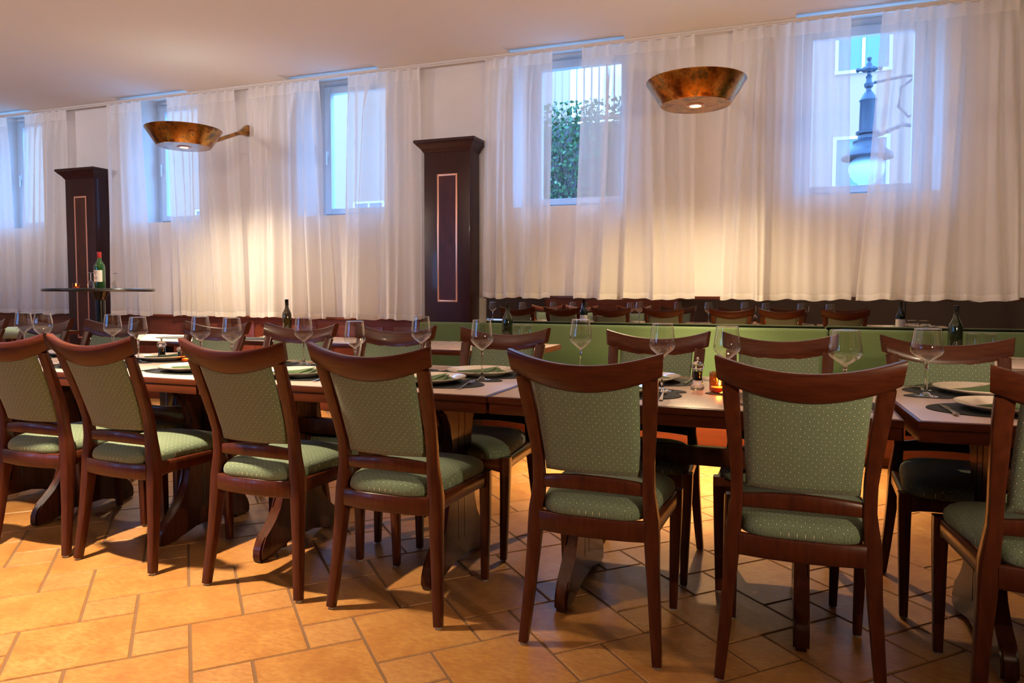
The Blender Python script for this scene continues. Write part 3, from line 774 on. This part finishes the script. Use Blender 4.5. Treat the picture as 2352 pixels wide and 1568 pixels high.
def make_fork():
    root = empty('fork'); tag(root, 'x', 'fork')
    h_ = MB(); h_.sweep([(0,-.10,.002),(0,-.07,.003),(0,-.02,.006),(0,.02,.010),(0,.035,.009)], [.014,.012,.007,.006,.008], [.002]*5, (1,0,0), .2)
    h_.sweep([(0,.034,.009),(0,.045,.007),(0,.056,.006),(0,.060,.006)], [.008,.018,.023,.023], .002, (1,0,0), .2); h_.build('handle', M_STEEL, root)
    t = MB()
    for k in (-1.5,-.5,.5,1.5): t.sweep([(k*.0062,.058,.006),(k*.0062,.08,.005),(k*.006,.10,.010)], [.0036,.0032,.002], [.002,.002,.0015], (1,0,0), .2)
    t.build('tines', M_STEEL, root); return root
def make_knife():
    root = empty('knife'); tag(root, 'x', 'knife')
    h_ = MB(); h_.sweep([(0,-.10,.004),(0,-.06,.0045),(0,-.01,.004),(0,.0,.003)], [.016,.014,.010,.009], [.005,.005,.004,.003], (1,0,0), .25); h_.build('handle', M_STEEL, root)
    b_ = MB(); b_.loft([[(-.005,0,.0025),(.006,0,.0025),(.006,0,.004),(-.005,0,.004)],[(-.006,.03,.0025),(.012,.03,.0028),(.012,.03,.0034),(-.006,.03,.004)],[(-.006,.08,.0025),(.012,.08,.0028),(.012,.08,.0034),(-.006,.08,.004)],[(-.005,.108,.0025),(.0,.108,.0028),(.0,.108,.0034),(-.005,.108,.004)]]); b_.build('blade', M_STEEL, root)
    return root
def make_coaster():
    m_ = MB(); n = 40; ring = []
    for k in range(n):
        a = 2*PI*k/n; rr = 1+.05*math.cos(a*2+.4)+.04*math.cos(3*a+2)
        ring.append((.078*math.cos(a)*rr, .052*math.sin(a)*rr))
    m_.prism(ring, 'z', 0, .0022, .0006)
    return tag(m_.build('coaster', M_MAT), 'x', 'coaster')
def make_glass(kind='pointed'):
    root = empty('wine_glass'); tag(root, 'x', 'wine glass')
    H = .245
    if kind == 'pointed':
        outer = [(.0005,.122),(.010,.126),(.024,.138),(.038,.151),(.0435,.160),(.0445,.168),(.043,.185),(.0395,.212),(.0355,.245)]
    else:
        outer = [(.0005,.120),(.014,.123),(.029,.133),(.041,.150),(.0455,.170),(.045,.190),(.041,.215),(.0355,.245)]
    bw = MB(); bw.lathe(outer, 40); bw.build('bowl', M_GLASS, root, auto=180)
    rim = MB(); rim.lathe([(.0355+.0011*math.cos(q), .245+.0011*math.sin(q)) for q in [2*PI*i/8 for i in range(9)]], 40); rim.build('rim', M_SOLIDGL, root, auto=180)
    st = MB(); st.lathe([(.0005,.126),(.006,.125),(.0075,.120),(.0052,.110),(.0040,.090),(.0036,.060),(.0040,.030),(.0058,.014),(.012,.007),(.026,.0035),(.0385,.0022),(.0392,.0012),(.0385,.0),(.0005,.0)], 32); st.build('stem', M_SOLIDGL, root, auto=180)
    return root
P_mat, P_plate, P_nap, P_fork, P_knife, P_coast = make_mat(), make_plate(), make_napkin(), make_fork(), make_knife(), make_coaster()
P_glass, P_glass2 = make_glass(), make_glass('round')
TZ = .7502
def setting(x, y, side, where, jit=0, fork=True, knife=True, grp=''):
    """side +1: diner on the near side facing the windows; -1: diner on the far side"""
    rz = (0 if side > 0 else PI) + jit
    c, s = math.cos(rz), math.sin(rz)
    def w(dx, dy): return (x+dx*c-dy*s, y+dx*s+dy*c)
    place(P_mat, (x+.005*side, y-.012*side, TZ), rz, 'dark oval placemat under the plate '+where, 'oval placemats on the tables')
    place(P_plate, (x, y, TZ+.0023), rz, 'round cream plate '+where, 'cream dinner plates')
    place(P_nap, (x, y, TZ+.0070), rz+(.0 if side > 0 else PI), 'folded green napkin on the plate '+where, 'green napkins on the plates')
    if fork:
        a = w(.188, -.055); place(P_fork, (a[0], a[1], TZ+.0022), rz+.12, 'steel fork beside the plate '+where, 'forks on the placemats')
    if knife:
        a = w(-.180, -.055); place(P_knife, (a[0], a[1], TZ+.0022), rz, 'steel knife beside the plate '+where, 'knives on the placemats')
SET = [(-4.52,2.56,1,'near side of leftmost table, left seat'),(-3.86,2.58,1,'near side of leftmost table, right seat'),
 (-3.16,2.59,1,'just left of the second near chair'),(-2.54,2.60,1,'in front of the second near chair, brightly lit'),
 (-1.975,2.60,1,'in front of the third near chair'),(-1.335,2.60,1,'in front of the fourth near chair'),
 (-.575,2.60,1,'hidden behind the fifth near chair'),(.06,2.60,1,'in front of the near chair right of centre'),
 (.665,2.62,1,'near side of the askew right table'),(1.33,2.65,1,'near right end of the askew table'),
 (-4.45,2.98,-1,'far side of leftmost table, left seat'),(-3.80,2.98,-1,'far side of leftmost table, right seat'),
 (-3.09,2.95,-1,'behind the left pepper mill'),(-2.50,2.96,-1,'far side, behind the third near chair'),
 (-1.90,2.95,-1,'far side, behind the fourth near chair'),(-1.24,2.93,-1,'far side, in full view at centre'),
 (-.535,2.96,-1,'far side, left of the right pepper mill'),(.08,2.98,-1,'far side, behind the chair right of centre'),
 (.675,3.03,-1,'far side of the askew right table'),(1.33,3.05,-1,'far right end of the askew table')]
for i, (x, y, sd, wh) in enumerate(SET): setting(x, y, sd, wh, jit=[.02,-.03,.0,.03,-.02][i % 5])
GL = [(-4.152,2.95,.989,0,'leftmost of the wine glasses'),(-3.837,2.836,.996,1,'second from left, rounder bowl'),(-3.451,2.95,.988,0,'above the second near chair'),
 (-3.102,2.8,.983,0,'just left of the left pepper mill'),(-2.692,2.8,.991,0,'left one above the third near chair'),(-2.454,2.75,.99,0,'right one above the third near chair'),
 (-2.231,3.0,.985,0,'between third and fourth near chairs'),(-1.741,2.7,.988,0,'over the fourth near crest, middle'),(-1.576,3.0,1.0,0,'over the fourth near crest, right corner'),
 (-1.163,2.751,1.0,0,'in full view left of the joint'),(-.796,2.95,1.0,0,'above the fifth near chair'),(-.415,2.69,1.0,0,'just left of the right pepper mill'),
 (-.186,2.7,.994,0,'over the sixth near crest, left corner'),(.198,2.65,.991,0,'over the sixth near crest, right half'),(.479,2.898,.989,0,'on the askew right table')]
for x, y, zr, k, wh in GL:
    sc_ = (zr-TZ-.0023)/.245
    place(P_glass2 if k else P_glass, (x, y, TZ+.0023), 0, 'empty stemmed wine glass '+wh, 'wine glasses on the long table', (1.2 if x > .1 else 1.06, 1.2 if x > .1 else 1.06, sc_))
    place(P_coast, (x+.01, y-.005, TZ), .1, 'dark oval coaster under the wine glass '+wh, 'oval coasters on the long table')

def make_mill(salt=False):
    root = empty('salt_shaker' if salt else 'pepper_mill'); tag(root, 'x', 'salt shaker' if salt else 'pepper mill')
    b_ = MB(); b_.lathe([(.0005,0),(.024,0),(.0255,.003),(.0255,.010),(.022,.016),(.0195,.03),(.0165,.042),(.0165,.062),(.0185,.070),(.0175,.076),(.0005,.076)], 24); b_.build('body', M_SOLIDGL, root, auto=60)
    c = MB(); c.lathe([(.0005,.078),(.019,.078),(.024,.083),(.0245,.088),(.020,.097),(.012,.104),(.0005,.106)], 24); c.build('cap', M_SOLIDGL, root, auto=60)
    k = MB(); k.lathe([(.0005,.104),(.004,.104),(.003,.109),(.0055,.112),(.006,.116),(.004,.120),(.0005,.121)], 16); k.build('knob', M_STEEL, root)
    f_ = MB(); f_.lathe([(.0005,.034),(.0125,.034),(.0135,.045),(.0135,.068),(.0005,.068)], 20); f_.build('filling', M_SALT if salt else M_CORK, root)
    return root
mill, salt = make_mill(), make_mill(True)
place(mill, (-.297,2.79,TZ), 0, 'clear pepper mill standing right of the centre by the tea lights', 'pepper mills', (1,1,1))
place(mill, (-3.05,2.90,TZ), 0, 'clear pepper mill on the left table beside the amber candle glass', 'pepper mills', (1,1,1))
place(salt, (-2.985,2.965,TZ), 0, 'salt shaker right behind the left pepper mill', None, (1,1,.68))

def make_candle(R_, h, wax):
    root = empty('candle_glass'); tag(root, 'x', 'candle')
    n = 48
    g = MB(); rb = lambda k, rr: 1+(.018 if k % 2 else 0)
    g.lathe([(.0005,.003),(R_*.97,.003),(R_,.008),(R_,h),(R_-.0015,h+.001),(R_-.003,h)], n, wob=rb); g.build('glass', M_AMBER, root, auto=20)
    w_ = MB(); w_.lathe([(.0005,.004),(R_*.86,.004),(R_*.86,wax),(.0005,wax)], 24); w_.build('wax', M_WAX, root)
    f_ = MB(); f_.lathe([(.0005,wax+.004),(.0035,wax+.008),(.0042,wax+.013),(.0028,wax+.021),(.0005,wax+.030)], 12); fo = f_.build('flame', M_FLAME, root)
    return root
cj, cs = make_candle(.036,.072,.018), make_candle(.028,.040,.014)
place(cj, (-.213,2.745,TZ), 0, 'taller amber ribbed candle glass behind the small tea light, right of the right pepper mill', 'candle glasses on the long table')
place(cs, (-.168,2.665,TZ), 0, 'small amber tea light glass in front of the taller one', 'candle glasses on the long table')
place(cj, (-2.905,2.93,TZ), 0, 'amber candle glass beside the salt shaker on the left table', 'candle glasses on the long table', (.95,.95,.85))
for p_, e_ in (((-.213,2.745,TZ+.04),.5), ((-.168,2.665,TZ+.045),.5), ((-2.905,2.93,TZ+.035),.6)): point('candle_light', p_, e_, .008, (1,.5,.16))

# ============================================================ GREEN BENCH AND WINDOW SIDE (right)
def bench(x0, x1, label):
    root = empty('upholstered_bench', ((x0+x1)/2, 5.42, 0), 0, label, 'bench', 'green upholstered benches under the mirror')
    w = (x1-x0)/2-.002
    b_ = MB(); b_.box(-w, w, 0, .10, .44, .862, .022, 4); b_.planar_uv(0,2); b_.build('backrest', M_BENCH, root)
    c = MB(); c.box(-w, w, -.36, -.33, .07, .34, .004); c.box(-w, w, -.33, .09, .30, .34); c.box(-w, w, .06, .09, .002, .44, .003); c.box(-w, w, -.30, -.28, .002, .07); c.build('base_panel', M_WAIN, root)
    s_ = MB(); s_.box(-w, w, -.38, .0, .341, .455, .028, 3); s_.planar_uv(0,1); s_.build('seat', M_BENCH, root)
bench(-2.87, .30, 'left green upholstered bench, brightly lit towards its right end')
bench(.302, 3.45, 'right green upholstered bench reaching out of the picture')

def side_table(x0, x1, y0, y1, label, grp, h=.75):
    root = empty('side_table', ((x0+x1)/2, (y0+y1)/2, 0), 0, label, 'table', grp)
    w, d_ = (x1-x0)/2, (y1-y0)/2
    e = MB(); e.box(-w, w, -d_, d_, h-.035, h-.0015, .003); e.build('edge_frame', M_EDGE, root)
    t = MB(); t.box(-w+.01, w-.01, -d_+.01, d_-.01, h-.0014, h, .0004); t.build('tabletop', M_LAM, root)
    p_ = MB(); p_.box(-.04, .04, -.04, .04, .03, h-.035, .006); p_.build('pedestal', M_BLACK, root)
    f_ = MB(); f_.box(-w*.55, w*.55, -.035, .035, .001, .035, .01); f_.box(-.035, .035, -d_*.75, d_*.75, .002, .036, .01); f_.build('foot', M_BLACK, root)
    return root
GS = 'small tables before the green benches'
side_table(-2.45,-1.45,4.12,4.86,'small table before the green bench under the dark bottle left of centre',GS)
side_table(.62,1.75,4.12,4.86,'small table before the green bench under the dark bottle at the right',GS)

def bottle_mesh(root, h, r_, m, cap, label=True, lab_back=False):
    b_ = MB(); b_.lathe([(.0005,0),(r_*.95,0),(r_,.004),(r_,h*.58),(r_*.93,h*.64),(r_*.6,h*.72),(r_*.40,h*.78),(r_*.36,h*.90),(r_*.36,h),(.0005,h)], 28); b_.build('glass', m, root, auto=50)
    c = MB(); c.lathe([(r_*.38,h*.84),(r_*.40,h*.845),(r_*.40,h+.002),(.0005,h+.002)], 20); c.build('cap', cap, root, auto=50)
    if label:
        l = MB(); a0 = (PI/2 if lab_back else -PI/2)
        ring = lambda z, rr: [(rr*math.cos(a0-1.35+2.7*k/16), rr*math.sin(a0-1.35+2.7*k/16), z) for k in range(17)]
        l.loft([ring(h*.18,r_+.0006), ring(h*.50,r_+.0006)], close=False); lo = l.build('paper_label', M_LABEL, root)
        if not lab_back:
            k_ = MB()
            for (z, hw) in ((.44,.4),(.40,.25),(.30,.5),(.26,.45)):
                k_.loft([[((r_+.0012)*math.cos(a0-hw+2*hw*q/8), (r_+.0012)*math.sin(a0-hw+2*hw*q/8), h*z+dz) for q in range(9)] for dz in (0,.004)], close=False)
            k_.build('print', M_LABELINK, lo)
def bottle(loc, h, r_, m, cap, lab, label=True, back=False):
    root = empty('bottle', loc, 0, lab, 'bottle'); bottle_mesh(root, h, r_, m, cap, label, back); return root
bottle((-1.795,4.70,TZ), .292,.037, M_BOTTLE, M_BLACK, 'dark bottle before the bench, two tumblers right of it', True, True)
bottle((.915,4.70,TZ), .292,.037, M_BOTTLE, M_BLACK, 'dark bottle at the right before the bench, above the rightmost far chair', True, True)
def tumbler_proto():
    root = empty('tumbler'); tag(root, 'x', 'tumbler')
    g = MB(); g.lathe([(.0005,.006),(.030,.006),(.034,.02),(.036,.12)], 28); g.build('wall', M_GLASS, root, auto=60)
    s_ = MB(); s_.lathe([(.0005,0),(.030,0),(.031,.007),(.0005,.007)], 24); s_.build('base', M_SOLIDGL, root)
    k = MB(); k.lathe([(.036+.001*math.cos(q), .12+.001*math.sin(q)) for q in [2*PI*i/6 for i in range(7)]], 28); k.build('rim', M_SOLIDGL, root, auto=180)
    return root
tum = tumbler_proto()
GTU = 'tumblers on the small tables before the green bench'
for x, lab in [(-1.722,'tumbler next to the dark bottle left of centre'),(-1.645,'tumbler right of its twin by the dark bottle left of centre'),(1.0,'left one of the two tumblers by the right dark bottle'),(1.085,'right one of the two tumblers by the right dark bottle')]:
    place(tum, (x, 4.70, TZ), 0, lab, GTU, (1,1,1.15))

# ============================================================ LEFT SIDE: tables at the wainscot, bar table, stools
GW = 'tables along the left window wall'
side_table(-7.6,-6.15,4.25,4.90,'pale table at the far left wall behind the leftmost wine glasses',GW)
side_table(-5.08,-4.05,4.05,4.72,'pale table under the left curtains right of the bar stool',GW)
side_table(-3.95,-2.85,4.35,4.95,'table by the wainscot left of the middle pilaster',GW)
for x, y, lab in [(-3.85+.0,4.52,'on the side table near the wine bottle'),(-4.42,4.42,'on the pale table right of the bar stool'),(-6.6,4.55,'on the pale table at the far left wall')]:
    place(P_mat, (x, y, TZ), 0, 'dark oval placemat '+lab, 'oval placemats on the tables')
bottle((-3.775,4.86,TZ), .30,.037, mat('amber_wine_bottle', (.05,.032,.006), .06, Coat_Weight=.5), M_BLACK, 'brown wine bottle with black cap before the left curtains', False)
place(P_plate, (-3.62,4.62,TZ+.0), 0, 'cream plate on the side table near the brown wine bottle', 'cream dinner plates')

bt = empty('bar_table', (-5.60,4.67,0), 0, 'tall round black bar table in front of the far left pilaster', 'table')
t = MB(); t.lathe([(.0005,1.112),(.425,1.112),(.435,1.118),(.438,1.126),(.435,1.134),(.425,1.14),(.0005,1.14)], 64); t.build('tabletop', M_BLACK, bt, auto=50)
t = MB(); t.lathe([(.04,.02),(.04,1.112)], 24); t.lathe([(.04,1.04),(.07,1.10),(.075,1.112),(.04,1.112)], 24); t.build('column', M_BLACK, bt)
t = MB(); t.lathe([(.0005,.001),(.27,.001),(.275,.012),(.06,.03),(.0005,.032)], 48); t.build('base', M_BLACK, bt)
bottle((-5.60,4.67,1.1402), .315,.044, M_GBOTTLE, M_REDCAP, 'large green wine bottle with red capsule and white label on the bar table')
c3 = place(cs, (-5.70,4.52,1.1402), 0, 'small burning candle glass on the bar table', None); c3['category'] = 'candle'
point('candle_light', (-5.70,4.52,1.19), .5, .008, (1,.5,.16))
def grappa():
    root = empty('inverted_liqueur_glass'); tag(root, 'x', 'glass')
    g = MB(); g.lathe([(.026,.0),(.027,.015),(.022,.045),(.010,.062),(.004,.068)], 24); g.build('bowl', M_GLASS, root, auto=180)
    s_ = MB(); s_.lathe([(.0005,.066),(.0032,.066),(.003,.12),(.004,.128),(.024,.131),(.024,.133),(.0005,.134)], 24); s_.build('stem', M_SOLIDGL, root, auto=60); return root
gp = grappa()
for x, y, lab in [(-5.50,4.50,'upside-down liqueur glass in front of the green bottle'),(-5.475,4.72,'upside-down liqueur glass just right of the green bottle'),(-5.42,4.66,'rightmost upside-down liqueur glass on the bar table')]:
    place(gp, (x, y, 1.1402), 0, lab, 'upside-down liqueur glasses on the bar table', (1,1,1) )
def stool(loc, seatm, lab):
    root = empty('bar_stool', loc, 0, lab, 'bar stool', 'bar stools by the round bar table')
    s_ = MB(); s_.lathe([(.0005,.77),(.19,.77),(.205,.785),(.208,.81),(.195,.832),(.15,.842),(.0005,.845)], 40); s_.build('seat', seatm, root, auto=60)
    for k in range(4):
        a = PI/4+k*PI/2; l = MB(); l.sweep([(.14*math.cos(a),.14*math.sin(a),.768),(.22*math.cos(a),.22*math.sin(a),.002)], [.036,.026], [.036,.026], (math.cos(a),math.sin(a),0)); l.build('leg', M_CHAIR, root)
    r_ = MB(); r_.lathe([(.188+.009*math.cos(q), .30+.009*math.sin(q)) for q in [2*PI*i/8 for i in range(9)]], 40); r_.build('footrest', M_STEEL, root, auto=180)
stool((-5.40,4.0-.25,0), M_GREENCUSH, 'bar stool with a pale green round seat')
stool((-6.05,4.0-.25,0), M_DARKW, 'bar stool with a dark round seat left of the pale green one')

# ============================================================ ROOM BEHIND THE VIEWER (seen in the mirror)
b = MB(); b.box(-4.6,-1.9,-3.19,-2.75,.001,1.12,.01); root = b.build('service_counter', M_WAIN); tag(root, 'red-brown service counter behind the viewer, seen only in the mirror', 'counter')
b = MB(); b.box(-4.65,-1.85,-3.19,-2.70,1.121,1.16,.008); b.build('worktop', M_DARKW, root)
